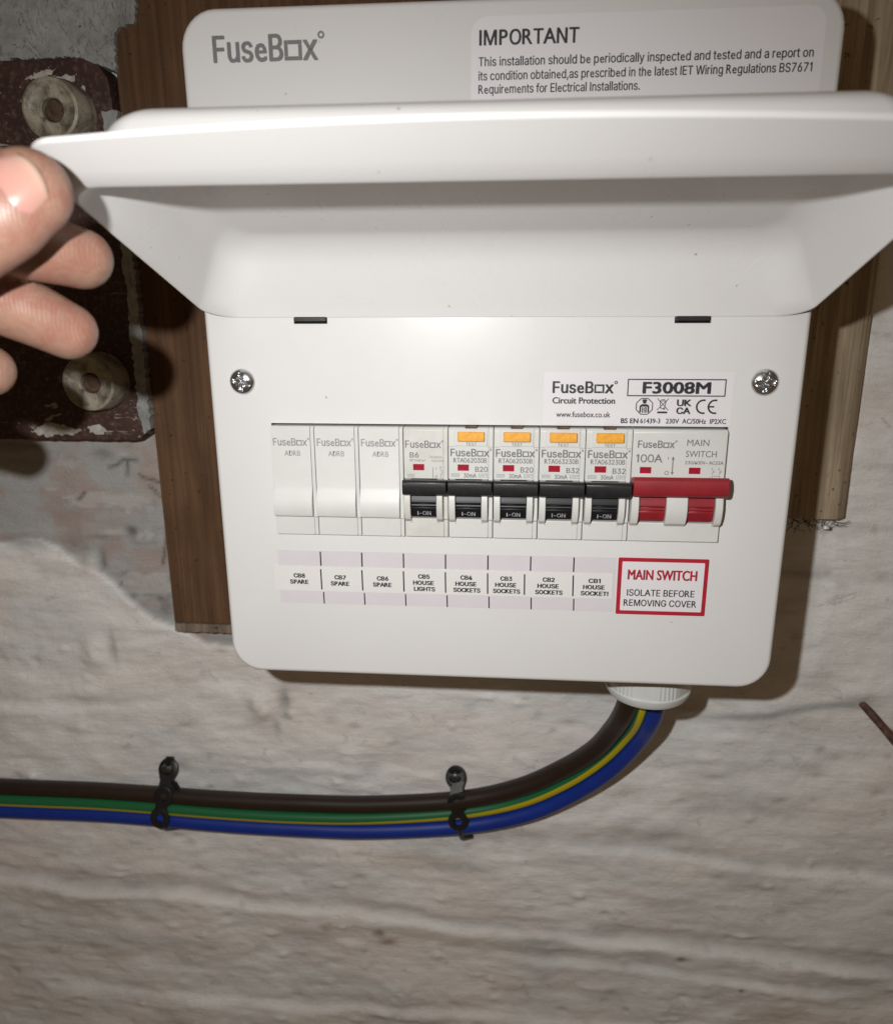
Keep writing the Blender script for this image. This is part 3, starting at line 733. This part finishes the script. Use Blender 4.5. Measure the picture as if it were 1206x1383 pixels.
BAR = [(-2.5, -20.6), (-9.2, -19.5), (-10, -20.3), (-10.2, -22.0), (-9.7, -25.0), (-8.6, -25.6), (-2.0, -25.4)]
BARREL = [(2, -25.6), (-3.9, -25.6), (-4.9, -27.6), (-5.2, -29.5), (-4.4, -29.9), (-4.9, -30.3), (-5.1, -30.9), (-4.3, -31.3), (-4.8, -31.7), (-4.2, -33.6), (-3.4, -35.6), (2, -35.8)]
def ptext_on(mb, body, cx, z, w, h, y, **k): ctext(mb, body, cx, z, w, h, y, **k)
LET = -3.12
for k in range(3):
    x = X0+k*PITCHM
    mb = MB(); mb.prism(P_(SWELL, ZTOP), x+G, x+15.9); mb.prism(P_(FLAT, ZTOP), x+16.1, x+PITCHM-G)
    mb.box(x+15.9, x+16.1, -2, 50, ZTOP-44, ZTOP-.6)
    b = mb.build('blanking_module', 'abs_white', unit, loc=(x+8.8, -3, ZTOP-22), bevel=.3, smooth=25)
    mb = MB(); logo(mb, x+1.1, ZTOP-7.6, 13.6, 2.9, LET, bold=.004)
    ctext(mb, 'ADRB', x+8.6, ZTOP-11.7, 6.3, 2.1, LET, bold=.006)
    mb.build('lettering', 'ink_mid', b, loc=(x+8, LET, ZTOP-8))

def breaker(k, rating, code, is_rcbo):
    x = X0+k*PITCHM; mx = x+PITCHM/2
    mb = MB()
    mb.prism(P_(NOSE, ZTOP), x+G, x+15.75)
    mb.prism(P_(FLAT, ZTOP), x+15.75, x+PITCHM-G)
    mb.prism(P_(CHEEK, ZTOP), x+.35, x+2.9); mb.prism(P_(CHEEK, ZTOP), x+13.15, x+15.6)
    mb.box(x+2.2, x+3.2, -2.6, 2, ZTOP-38.6, ZTOP-37.0); mb.box(x+12.9, x+13.9, -2.6, 2, ZTOP-38.6, ZTOP-37.0)
    b = mb.build('circuit_breaker', 'abs_used' if not is_rcbo else 'abs_white', unit, loc=(mx, -3, ZTOP-22), bevel=.28, smooth=25)
    b['label'] = ('B6 breaker without test button' if not is_rcbo else '%s breaker with orange test button' % rating)
    mb = MB(); mb.prism(P_(BAR, ZTOP), x+.25, x+PITCHM-.35); mb.prism(P_(BARREL, ZTOP), x+2.95, x+13.1, 1)
    t = mb.build('toggle', ['black_plastic', 'black_gloss'], b, loc=(mx, -6, ZTOP-23), bevel=.22, smooth=30)
    mb = MB(); L_ = MB()
    if is_rcbo:
        # stepped test pocket
        m2 = MB(); m2.box(x+2.3, x+15.2, -3.5, -2.95, ZTOP-7.0, ZTOP-.95); m2.build('test_surround', 'abs_white', b, loc=(mx, -3.2, ZTOP-4), bevel=.2)
        m2 = MB(); m2.box(x+3.7, x+14.1, -5.0, -3.4, ZTOP-5.0, ZTOP-1.3); m2.build('test_button', 'orange_plastic', b, loc=(mx, -4.4, ZTOP-3), bevel=.35)
        m2 = MB(); m2.box(x+6.6, x+11.2, -2.4, 2, ZTOP-.4, ZTOP+.6); m2.build('test_spring', 'boss_hole', b, loc=(mx, -1, ZTOP))
        ctext(L_, 'TEST', mx+.2, ZTOP-6.7, 4.2, 1.15, -3.62, bold=.01)
        L_.seg(x+.4, ZTOP-7.35, x+2.2, ZTOP-7.35, .12, LET); L_.seg(x+15.3, ZTOP-7.35, x+17.2, ZTOP-7.35, .12, LET)
        logo(L_, x+1.0, ZTOP-11.1, 14.9, 2.95, LET, bold=.012)
        text(L_, code, x+2.1, ZTOP-13.6, 12.9, 1.85, LET, bold=.018)
        text(L_, rating, x+10.6, ZTOP-17.2, 4.8, 2.05, LET, bold=.02)
        text(L_, '30mA', x+6.1, ZTOP-19.55, 4.9, 1.65, LET, bold=.02)
        for a in ((x+1.3, ZTOP-18.05, x+4.3, ZTOP-18.05), (x+1.3, ZTOP-19.25, x+4.3, ZTOP-19.25)): L_.seg(*a, .12, LET)
        for xx in (x+1.3, x+4.3): L_.seg(xx, ZTOP-19.25, xx, ZTOP-18.05, .12, LET-.004)
        text(L_, '6000', x+1.55, ZTOP-19.0, 2.5, .75, LET-.004)
        wz = ZTOP-16.85
        for a in ((x+12.0, ZTOP-18.0, x+15.2, ZTOP-18.0), (x+12.0, ZTOP-19.3, x+15.2, ZTOP-19.3)): L_.seg(*a, .12, LET)
        L_.seg(x+12.0, ZTOP-19.3, x+12.0, ZTOP-18.0, .12, LET-.004); L_.seg(x+15.2, ZTOP-19.3, x+15.2, ZTOP-18.0, .12, LET-.004); L_.seg(x+12.3, ZTOP-18.95, x+13.8, ZTOP-18.3, .15, LET-.004); L_.seg(x+13.4, ZTOP-19.0, x+14.9, ZTOP-18.3, .15, LET-.008)
        wx0, wx1 = x+3.7, x+8.1
    else:
        logo(L_, x+.9, ZTOP-7.9, 13.9, 2.8, LET, bold=.004)
        text(L_, 'B6', x+2.6, ZTOP-11.8, 3.4, 2.05, LET, bold=.02)
        text(L_, code, x+2.5, ZTOP-13.4, 6.2, .95, LET)
        text(L_, '230/400V~', x+10.2, ZTOP-12.0, 5.6, .95, LET); text(L_, '50/60Hz', x+11.2, ZTOP-13.5, 4.6, .95, LET)
        L_.seg(x+11.6, ZTOP-20, x+11.6, ZTOP-15.6, .22, LET); text(L_, 'I', x+12.7, ZTOP-16.6, .2, .9, LET); L_.ring(x+12.9, ZTOP-19.4, .45, .18, LET, 12)
        for a in ((14.6, -15.4, 14.6, -16.4), (14.6, -16.4, 15.3, -17.4), (15.3, -17.4, 14.7, -19), (14.7, -19, 14.7, -20), (14.1, -15.5, 15.1, -15.5)): L_.seg(x+a[0], ZTOP+a[1], x+a[2], ZTOP+a[3], .16, LET-.004)
        for a in ((x+1.3, ZTOP-18.5, x+4.6, ZTOP-18.5), (x+1.3, ZTOP-19.7, x+4.6, ZTOP-19.7)): L_.seg(*a, .12, LET)
        text(L_, '6000', x+1.6, ZTOP-19.45, 2.6, .75, LET)
        wz = ZTOP-16.9; wx0, wx1 = x+3.8, x+8.2
    L_.build('lettering', 'ink_grey', b, loc=(mx, LET, ZTOP-13))
    m2 = MB(); m2.box(wx0, wx1, -3.1, -2.9, wz, wz+2.5); m2.build('status_window', 'red_window', b, loc=(wx0+2, -3, wz+1))
    m2 = MB(); text(m2, 'I-ON', x+5.5, ZTOP-34.9, 5.2, 1.7, 0, bold=.02)
    m2.v = [(a, -4.15+(c-(ZTOP-33.6))*-.4 - .16, c) for a, _, c in m2.v]
    m2.build('toggle_lettering', 'ink_white', b, loc=(mx, -4, ZTOP-34))
    return b
breaker(3, 'B6', 'MT06B061', False)
breaker(4, 'B20', 'RTA062030B', True); breaker(5, 'B20', 'RTA062030B', True)
breaker(6, 'B32', 'RTA063230B', True); breaker(7, 'B32', 'RTA063230B', True)

def main_switch():
    x = X0+8*PITCHM; w = 2*PITCHM
    mb = MB()
    mb.prism(P_(NOSE, ZTOP), x+G, x+w-G)
    for a, b in ((.35, 3.3), (13.6, 21.6), (32.0, 34.8)): mb.prism(P_(CHEEK, ZTOP), x+a, x+b)
    b = mb.build('main_switch', 'abs_white', unit, loc=(x+w/2, -3, ZTOP-22), bevel=.35, smooth=25)
    b['label'] = 'double width main switch with a red bar handle'
    mb = MB(); mb.prism(P_([(-2.5, -18.6), (-9.0, -17.0), (-10.2, -18.2), (-10.8, -20.6), (-10.2, -23.6), (-8.8, -24.8), (-2.0, -25.2)], ZTOP), x+.2, x+w+.15)
    mb.prism(P_(BARREL, ZTOP), x+3.35, x+13.55); mb.prism(P_(BARREL, ZTOP), x+21.65, x+31.95)
    t = mb.build('handle', 'red_plastic', b, loc=(x+w/2, -7, ZTOP-22), bevel=.4, smooth=30)
    L_ = MB()
    logo(L_, x+2.0, ZTOP-6.9, 13.6, 2.75, LET, bold=.008)
    text(L_, '100A', x+1.6, ZTOP-12.5, 9.8, 3.0, LET, bold=.014)
    text(L_, 'MAIN', x+20.2, ZTOP-6.0, 8.1, 2.4, LET, font='b', bold=.004); text(L_, 'SWITCH', x+20.0, ZTOP-10.3, 11.4, 2.4, LET, font='b', bold=.004)
    text(L_, '230/400V~ AC22A', x+20.0, ZTOP-13.1, 14.2, 1.25, LET, bold=.02)
    L_.seg(x+15.4, ZTOP-16.4, x+15.4, ZTOP-11.3, .4, LET)
    L_.quad([(x+14.8, ZTOP-11.4), (x+16.0, ZTOP-11.4), (x+15.4, ZTOP-10.1)], LET-.004); L_.quad([(x+14.8, ZTOP-16.2), (x+15.4, ZTOP-17.5), (x+16.0, ZTOP-16.2)], LET-.004)
    L_.seg(x+13.6, ZTOP-11.4, x+13.6, ZTOP-10.3, .22, LET); L_.ring(x+13.3, ZTOP-16.6, .7, .25, LET, 16)
    for a in ((30.4, -17.6, 33.2, -17.6), (30.4, -17.5, 30.4, -19.0), (33.2, -17.5, 33.2, -19.0), (30.2, -17.0, 31.0, -15.2), (33.0, -17.0, 33.6, -15.2), (30.6, -16.1, 31.4, -15.9), (32.8, -16.1, 33.9, -15.9)): L_.seg(x+a[0], ZTOP+a[1], x+a[2], ZTOP+a[3], .16, LET-.006)
    text(L_, '1', x+30.0, ZTOP-15.4, .4, .9, LET); text(L_, '3', x+32.4, ZTOP-15.4, .6, .9, LET); text(L_, '2', x+29.2, ZTOP-19.0, .6, .9, LET); text(L_, '4', x+31.6, ZTOP-19.0, .7, .9, LET)
    L_.build('lettering', 'ink_grey', b, loc=(x+w/2, LET, ZTOP-12))
    for a in (3.2, 21.6):
        m2 = MB(); m2.box(x+a, x+a+4.3, -3.1, -2.9, ZTOP-16.9, ZTOP-14.4); m2.build('status_window', 'red_window', b, loc=(x+a+2, -3, ZTOP-15.6))
        m2 = MB(); m2.box(x+a-.25, x+a+4.6, -3.06, -2.95, ZTOP-17.2, ZTOP-14.2); m2.build('window_surround', 'abs_white', b, loc=(x+a+2, -3, ZTOP-15.7))
    m2 = MB(); text(m2, 'I-ON', x+5.2, ZTOP-34.7, 5.6, 1.7, 0); text(m2, 'I-ON', x+23.6, ZTOP-34.7, 5.6, 1.7, 0)
    m2.v = [(a, -4.15+(c-(ZTOP-33.6))*-.4-.16, c) for a, _, c in m2.v]
    m2.build('handle_lettering', 'ink_deep_red', b, loc=(x+w/2, -4, ZTOP-34))
main_switch()

# --- lid
AL = math.radians(20.0); HZ = 41.6
def lid_pt(x, v, w): return (x, -v*math.cos(AL)+w*math.sin(AL), HZ+v*math.sin(AL)+w*math.cos(AL))
def make_lid():
    D = 23.2; RF = 7.0
    xl, xr, L = -20.2, 200.5, 101.6
    prof = []
    for t in (0, .25, .55, .8, 1): prof.append(((D-RF)*t, 0.0))
    for k in range(1, 8):
        a = math.radians(90*k/7); prof.append((D-RF+RF*math.sin(a), RF*(1-math.cos(a))))
    def ring(x0, x1, v0, v1, rt_, bow, rh=None, nc=9, ns=14):
        out = []; rh = rt_ if rh is None else rh
        cs = ((x1-rh, v0+rh, -90, rh), (x1-rt_, v1-rt_, 0, rt_), (x0+rt_, v1-rt_, 90, rt_), (x0+rh, v0+rh, 180, rh))
        for ci, (cx, cv, a, r) in enumerate(cs):
            for i in range(nc+1):
                t = math.radians(a+90*i/nc); out.append([cx+r*math.cos(t), cv+r*math.sin(t)])
            nx = cs[(ci+1) % 4]; t = math.radians(a+90); e0 = out[-1]
            e1 = [nx[0]+nx[3]*math.cos(t), nx[1]+nx[3]*math.sin(t)]
            for i in range(1, ns): out.append([e0[0]+(e1[0]-e0[0])*i/ns, e0[1]+(e1[1]-e0[1])*i/ns])
        for p in out:
            k = max(0, (p[1]-(v1-rt_-1))/(rt_+1)); p[1] += bow*k*(1-((p[0]-90)/115)**2)
        return out
    FL = 14.0
    def shell(t):                      # t = 0 inner face, 1.5 outer face
        rs = []
        for o, w in ((1.0, 3.4), (.7, 2.3), (.4, 1.2), (.12, .3)):
            rs.append((ring(xl-3.1*o, xr+3.1*o, .3-.3*o, L+FL*o, 11-2*o, 6.8*o, 11+1.5*o), w+t))
        e = t*.9
        rs.append((ring(xl-e, xr+e, .5-.2*t, L+e, 11+e, 0), .4+t))
        for w, ri in prof:
            q = w/D
            rs.append((ring(xl+11*q+ri-t, xr-11*q-ri+t, .6+15*q+ri-.2*t, L-3.5*q-ri+t, max(12-ri*.4-1*q, 5), 0), w+.6+t))
        rs.append((ring(xl+11+RF+3, xr-11-RF-3, 15+RF+3, L-3.5-RF-3, 5, 0), D+.6+t))
        return rs
    inner, outer = shell(0), shell(1.5)
    rings = inner[::-1]+outer
    mb = MB(); n = len(rings[0][0])
    vs = [lid_pt(p[0], p[1], w) for pts, w in rings for p in pts]
    fs = [(j*n+i, j*n+(i+1) % n, (j+1)*n+(i+1) % n, (j+1)*n+i) for j in range(len(rings)-1) for i in range(n)]
    fs.append(tuple((len(rings)-1)*n+i for i in range(n))); fs.append(tuple(range(n-1, -1, -1)))
    mb.add(vs, fs)
    o = mb.build('lid', 'lid_white', unit, loc=(90, 0, HZ), smooth=32)
    o['label'] = 'white lid swung up and held open above the breakers'
    return o
lid = make_lid()

# --- cable gland under the unit
gx, gy = 162.5, 42.0
mb = MB()
mb.lathe([(15, 0), (15, -9)], 32, (gx, gy, -107.4))
g_ = mb.build('cable_gland', 'gland', unit, loc=(gx, gy, -112), smooth=40)
mb = MB(); prof = []
n = 120; vs = []; fs = []
lv = [(-116, 17.0, 0), (-116.2, 19.2, 1), (-127.5, 19.6, 1), (-128.2, 19.9, 0), (-130.2, 19.6, 0), (-132.4, 18.2, 0), (-133.6, 15.5, 0), (-133.8, 12.5, 0), (-131, 12.0, 0)]
for z, r_, rib in lv:
    for i in range(n):
        a = 2*math.pi*i/n; rr = r_-(.30 if (rib and i % 2) else 0)
        if rib: rr = min(rr, 18.9/max(.2, math.cos((a+.22) % (math.pi/3)-math.pi/6)))
        vs.append((gx+rr*math.cos(a), gy+rr*math.sin(a), z))
for j in range(len(lv)-1):
    for i in range(n): fs.append((j*n+i, j*n+(i+1) % n, (j+1)*n+(i+1) % n, (j+1)*n+i))
mb.add(vs, fs+[tuple(range(n))]); mb.build('gland_nut', 'gland', g_, loc=(gx, gy, -124), smooth=30)
mb = MB(); mb.lathe([(11.9, 0), (11.9, -.5)], 24, (gx, gy, -131.2)); mb.build('gland_seal', 'cavity', g_, loc=(gx, gy, -131))

# ================================================================ CABLES
def spline(pts, n=10):
    P = [Vector(p) for p in pts]; out = []
    for i in range(len(P)-1):
        a, b, c, d = P[max(i-1, 0)], P[i], P[i+1], P[min(i+2, len(P)-1)]
        for k in range(n):
            t = k/n; out.append(.5*((2*b)+(c-a)*t+(2*a-5*b+4*c-d)*t*t+(3*b-a-3*c+d)*t**3))
    out.append(P[-1]); return out
def cable(name, mat, pts, r, label, stripe=None):
    mb = MB(); path = spline(pts); nn = 20
    # fixed frame: first axis towards the room
    vs = []; st = []
    m = len(path)
    for i, p in enumerate(path):
        T = (path[min(i+1, m-1)]-path[max(i-1, 0)]).normalized()
        u = Vector((0, -1, 0)); u = (u-T*u.dot(T)).normalized(); w = T.cross(u)
        for k in range(nn):
            a = 2*math.pi*k/nn; vs.append(p+(u*math.cos(a)+w*math.sin(a))*r)
            if stripe:
                c0, hw = stripe(p.x); d = abs((a-c0+math.pi) % (2*math.pi)-math.pi); st.append(.5+max(-.4, min(.4, (hw-d)*.9)))
    mb.add(vs, [(j*nn+i, j*nn+(i+1) % nn, (j+1)*nn+(i+1) % nn, (j+1)*nn+i) for j in range(m-1) for i in range(nn)])
    o = mb.build(name, mat, loc=(0, 108, -250), smooth=80)
    if stripe:
        at = o.data.attributes.new('stripe', 'FLOAT', 'POINT'); at.data.foreach_set('value', st)
    tag(o, label, 'cable', 'cables running from the unit along the wall'); return o
brown = [(-420, 101, -247.5), (-223, 100.5, -247.1), (-150, 100.3, -246.4), (-78, 99.5, -247.5), (-31, 98.6, -246.7), (15, 97.5, -244.4), (68.8, 94.5, -236.0), (103.4, 90, -222.6), (127.9, 83, -204.0), (142.7, 73, -185.3), (150.5, 62, -166), (154.0, 50, -148), (155.5, 44, -132), (155.5, 42, -118)]
green = [(-420, 97, -255), (-223, 97, -253.8), (-150, 97.2, -253.2), (-78, 97.2, -255.3), (-31, 97.2, -255.6), (15, 97.2, -253.4), (68.6, 96.5, -246.0), (104, 94, -234.6), (129.5, 88, -216.5), (147.5, 79, -195.0), (158.5, 67, -171.3), (161.6, 54, -152), (162.5, 48, -134), (162.5, 47, -118)]
blue = [(-420, 99, -264.5), (-225, 99.5, -263.0), (-151, 99.5, -262.2), (-80, 99.5, -264.8), (-32, 99.5, -265.2), (14, 99.2, -263.8), (68.5, 98.5, -256.8), (104, 96, -245.6), (129.2, 91.5, -229), (152.0, 82, -203.4), (165.0, 69, -175.2), (168.0, 56, -155), (168.8, 50, -136), (168.8, 49, -118)]
cable('brown_cable', 'brown_pvc', brown, 5.2, 'dark brown insulated cable, uppermost of the three under the unit')
cable('earth_cable', 'earth_pvc', green, 4.0, 'green and yellow striped earth cable between the brown and blue cables',
      stripe=lambda x: (math.radians(np.interp(x, [0, 60, 105, 150], [30, 24, 12, 0])), np.interp(x, [0, 60, 105, 150], [.40, .46, .52, .40])))
cable('blue_cable', 'blue_pvc', blue, 5.2, 'bright blue insulated cable, lowest of the three under the unit')

# ================================================================ PERFORATED STRAPS
def strap(centres, label, tail):
    root = empty('cable_strap', centres[0])
    tag(root, label, 'cable clip', 'black perforated straps holding the cables')
    mb = MB()
    # strap centreline: drawn as a flat band of eyelets bent over the cables
    n = 26
    for ci, (c, hole) in enumerate(centres_h(centres)):
        dy = ci*.05
        tilt = 0.0
        if ci+1 < len(centres): tilt = math.atan2(centres[ci+1][1]-c[1], c[2]-centres[ci+1][2])
        elif ci: tilt = math.atan2(c[1]-centres[ci-1][1], centres[ci-1][2]-c[2])
        vs = []
        for (r_, y_) in ((2.5 if hole else .2, -.55), (5.5, -.55), (6.0, -.25), (6.0, .45), (2.5 if hole else .2, .45)):
            for i in range(n):
                a = 2*math.pi*i/n; q = r_*math.sin(a)*1.12
                vs.append((c[0]+r_*math.cos(a), c[1]+y_+dy-q*math.sin(tilt)*.9, c[2]+q*math.cos(tilt)))
        mb.add(vs, [(j*n+i, j*n+(i+1) % n, ((j+1) % 5)*n+(i+1) % n, ((j+1) % 5)*n+i) for j in range(5) for i in range(n)])
    for (a, b) in zip(centres, centres[1:]):
        A, B = Vector(a), Vector(b); d = (B-A); l = d.length; d.normalize(); s = d.cross(Vector((0, 1, 0))).normalized(); nn = s.cross(d)
        if nn.y > 0: nn = -nn
        vs = []
        for t, wd in ((3.0, 5.2), (l*.42, 3.7), (l*.58, 3.7), (l-3.0, 5.2)):
            for sg, h in ((-1, .42), (1, .42), (1, -.33), (-1, -.33)): vs.append(A+d*t+s*sg*wd+nn*h)
        mb.add(vs, [(j*4+i, j*4+(i+1) % 4, (j+1)*4+(i+1) % 4, (j+1)*4+i) for j in range(3) for i in range(4)]+[(3, 2, 1, 0), (12, 13, 14, 15)])
    a = centres[-1]
    for pts in tail:
        mb.tube(pts, [1.6]*len(pts), 8, squash=(Vector((0, 1, 0)), .45))
    mb.build('strap_band', 'black_plastic', root, loc=centres[1], smooth=40)
    c = Vector(centres[0])
    m2 = MB(); m2.lathe([(3.6, .8), (3.7, -.4), (3.2, -1.5), (2.0, -2.2), (1.4, -2.3), (1.0, -1.3), (.2, -1.2)], 24, (c.x-.3, c.y-.5, c.z), 'y')
    m2.build('strap_screw', 'dark_zinc', root, loc=(c.x, c.y-1, c.z), smooth=35)
    return root
def centres_h(cs): return [(Vector(c), i > 0) for i, c in enumerate(cs)]
strap([(-110.6, 102, -229.5), (-111.8, 94.3, -244.0), (-114.2, 91.6, -257.2)], 'black perforated strap over the cables near the left edge of the photo',
      [[(-113.5, 92, -262), (-114, 95, -267), (-113.0, 101, -271.5), (-106, 105, -273)], [(-110, 101, -226), (-109.5, 101.5, -221.5), (-106.5, 102, -222)], [(-107, 99, -236), (-104.6, 99, -241), (-106, 99, -246)]])
strap([(66.5, 100, -224.5), (68.2, 90.5, -235.5), (68.6, 91.2, -248.3)], 'black perforated strap over the cables below the middle of the white unit',
      [[(69.0, 92.0, -253), (69.8, 94, -259), (70.5, 98.5, -265.5), (76, 103, -267.5)], [(63, 100, -221), (66, 99.5, -219), (69, 100, -221)], [(69.5, 96, -231), (72, 97, -234), (71, 97, -240)]])

# ================================================================ HAND
def hand():
    mb = MB()
    CH = []
    def chain(pts, rad, sq=None, n=22, sub=8, cap=True):
        P = spline(pts, sub); m = len(P)
        base = []
        for i in range(len(rad)-1):
            for k in range(sub): t = k/sub; t = t*t*(3-2*t); base.append(rad[i]*(1-t)+rad[i+1]*t)
        base.append(rad[-1])
        if cap:                                        # round finger tip at the first point
            d = (P[0]-P[1]).normalized(); r0 = base[0]; pre = []; pr = []
            for k in range(8, 0, -1):
                a = math.radians(90*k/8.2); pre.append(P[0]+d*r0*math.sin(a)*.98); pr.append(max(r0*math.cos(a), .3))
            P = pre+P; base = pr+base
        mb.tube(P, base, n, squash=sq)
        return P, base
    w_ = Vector((0, math.sin(AL), math.cos(AL)))
    tn = Vector((.30, -.90, .22)).normalized()         # the way the thumbnail faces
    T = chain([(-16.2, -116.5, 73.0), (-22.5, -119.5, 68.6), (-33, -122, 61.5), (-47, -120, 52), (-64, -114, 41), (-84, -106, 30)], [10.2, 11.9, 11.6, 12.6, 14.5, 17], (tn, .80))
    chain([(-18.3, -92, 59.5), (-26.4, -101, 62.3), (-38, -108.5, 64.0), (-60, -109, 60), (-86, -104, 48)], [7.9, 8.6, 8.8, 9.6, 12])
    chain([(-27.0, -88, 40.6), (-36.0, -96, 47.2), (-46, -103, 51.5), (-68, -104, 47.5), (-90, -102, 40)], [7.8, 8.6, 9.0, 9.8, 12])
    chain([(-55.0, -84, 29.3), (-62, -90, 34.5), (-70, -96, 37.5), (-84, -99, 35), (-96, -100, 32)], [7.4, 8.2, 8.6, 9.2, 11])
    chain([(-72.0, -80, 14.0), (-77, -86, 18.5), (-84, -91, 22), (-94, -95, 22), (-104, -98, 22)], [6.4, 7.0, 7.6, 8.4, 10])
    chain([(-80, -105, 42), (-92, -103, 38), (-104, -102, 30), (-118, -104, 20), (-140, -110, 4), (-185, -125, -30)], [15, 19, 22, 22, 20, 25], cap=False)
    chain([(-78, -102, 50), (-95, -101, 45), (-112, -102, 28)], [13, 16, 18], cap=False)
    chain([(-88, -98, 24), (-102, -99, 26), (-118, -102, 20)], [11, 15, 18], cap=False)
    tmp = mb.build('tmp_hand', 'skin', fix=True)
    rm = tmp.modifiers.new('r', 'REMESH'); rm.mode = 'VOXEL'; rm.voxel_size = .0009; rm.use_smooth_shade = True
    s_ = tmp.modifiers.new('s', 'SMOOTH'); s_.factor = .5; s_.iterations = 7
    dg = bpy.context.evaluated_depsgraph_get(); ev = tmp.evaluated_get(dg)
    me = bpy.data.meshes.new_from_object(ev); me.name = 'person'
    bpy.data.objects.remove(tmp)
    L = Vector((-60, -105, 45))*S
    me.transform(Matrix.Translation(-L))
    me.materials.clear(); me.materials.append(MAT['skin'])
    me.polygons.foreach_set('use_smooth', [True]*len(me.polygons))
    o = bpy.data.objects.new('person', me); COL.objects.link(o); o.location = L
    WLOC['person'] = L/S
    tag(o, 'left hand reaching in, thumb on the lid corner and fingers curled below', 'person')
    # thumbnail
    a_ = (Vector((-16.2, -116.5, 73.0))-Vector((-33, -122, 61.5))).normalized()
    nrm = (tn-a_*tn.dot(a_)).normalized(); sd = a_.cross(nrm)
    c0 = Vector((-19.2, -117.7, 70.8)); n_, m_ = 15, 13; m2 = MB(); vs = []; tip = []
    for i in range(n_):
        u = i/(n_-1)
        for j in range(m_):
            t = j/(m_-1)*2-1
            hw = math.radians(50)*(1-.22*u)*math.sqrt(max(.02, 1-max(0, (.30-u)/.30)**2*.85))
            an = t*hw; r_ = 11.75-1.9*u*u
            edge = (abs(t)**5)*1.0
            pos = c0+a_*(-6.5+16.5*u-2.2*t*t*(u > .6)*(u-.6)/.4)+sd*(r_*math.sin(an))+nrm*(r_*.80*math.cos(an)+.35-edge-(.55 if i == 0 else 0)-1.2*u*u)
            vs.append(pos); tip.append(u-.06*t*t)
    m2.add(vs, [(i*m_+j, i*m_+j+1, (i+1)*m_+j+1, (i+1)*m_+j) for i in range(n_-1) for j in range(m_-1)])
    nl = m2.build('thumbnail', 'nail', o, loc=c0, smooth=70)
    at = nl.data.attributes.new('tip', 'FLOAT', 'POINT'); at.data.foreach_set('value', tip)
    so = nl.modifiers.new('t', 'SOLIDIFY'); so.thickness = .0003; so.offset = -1
hand()
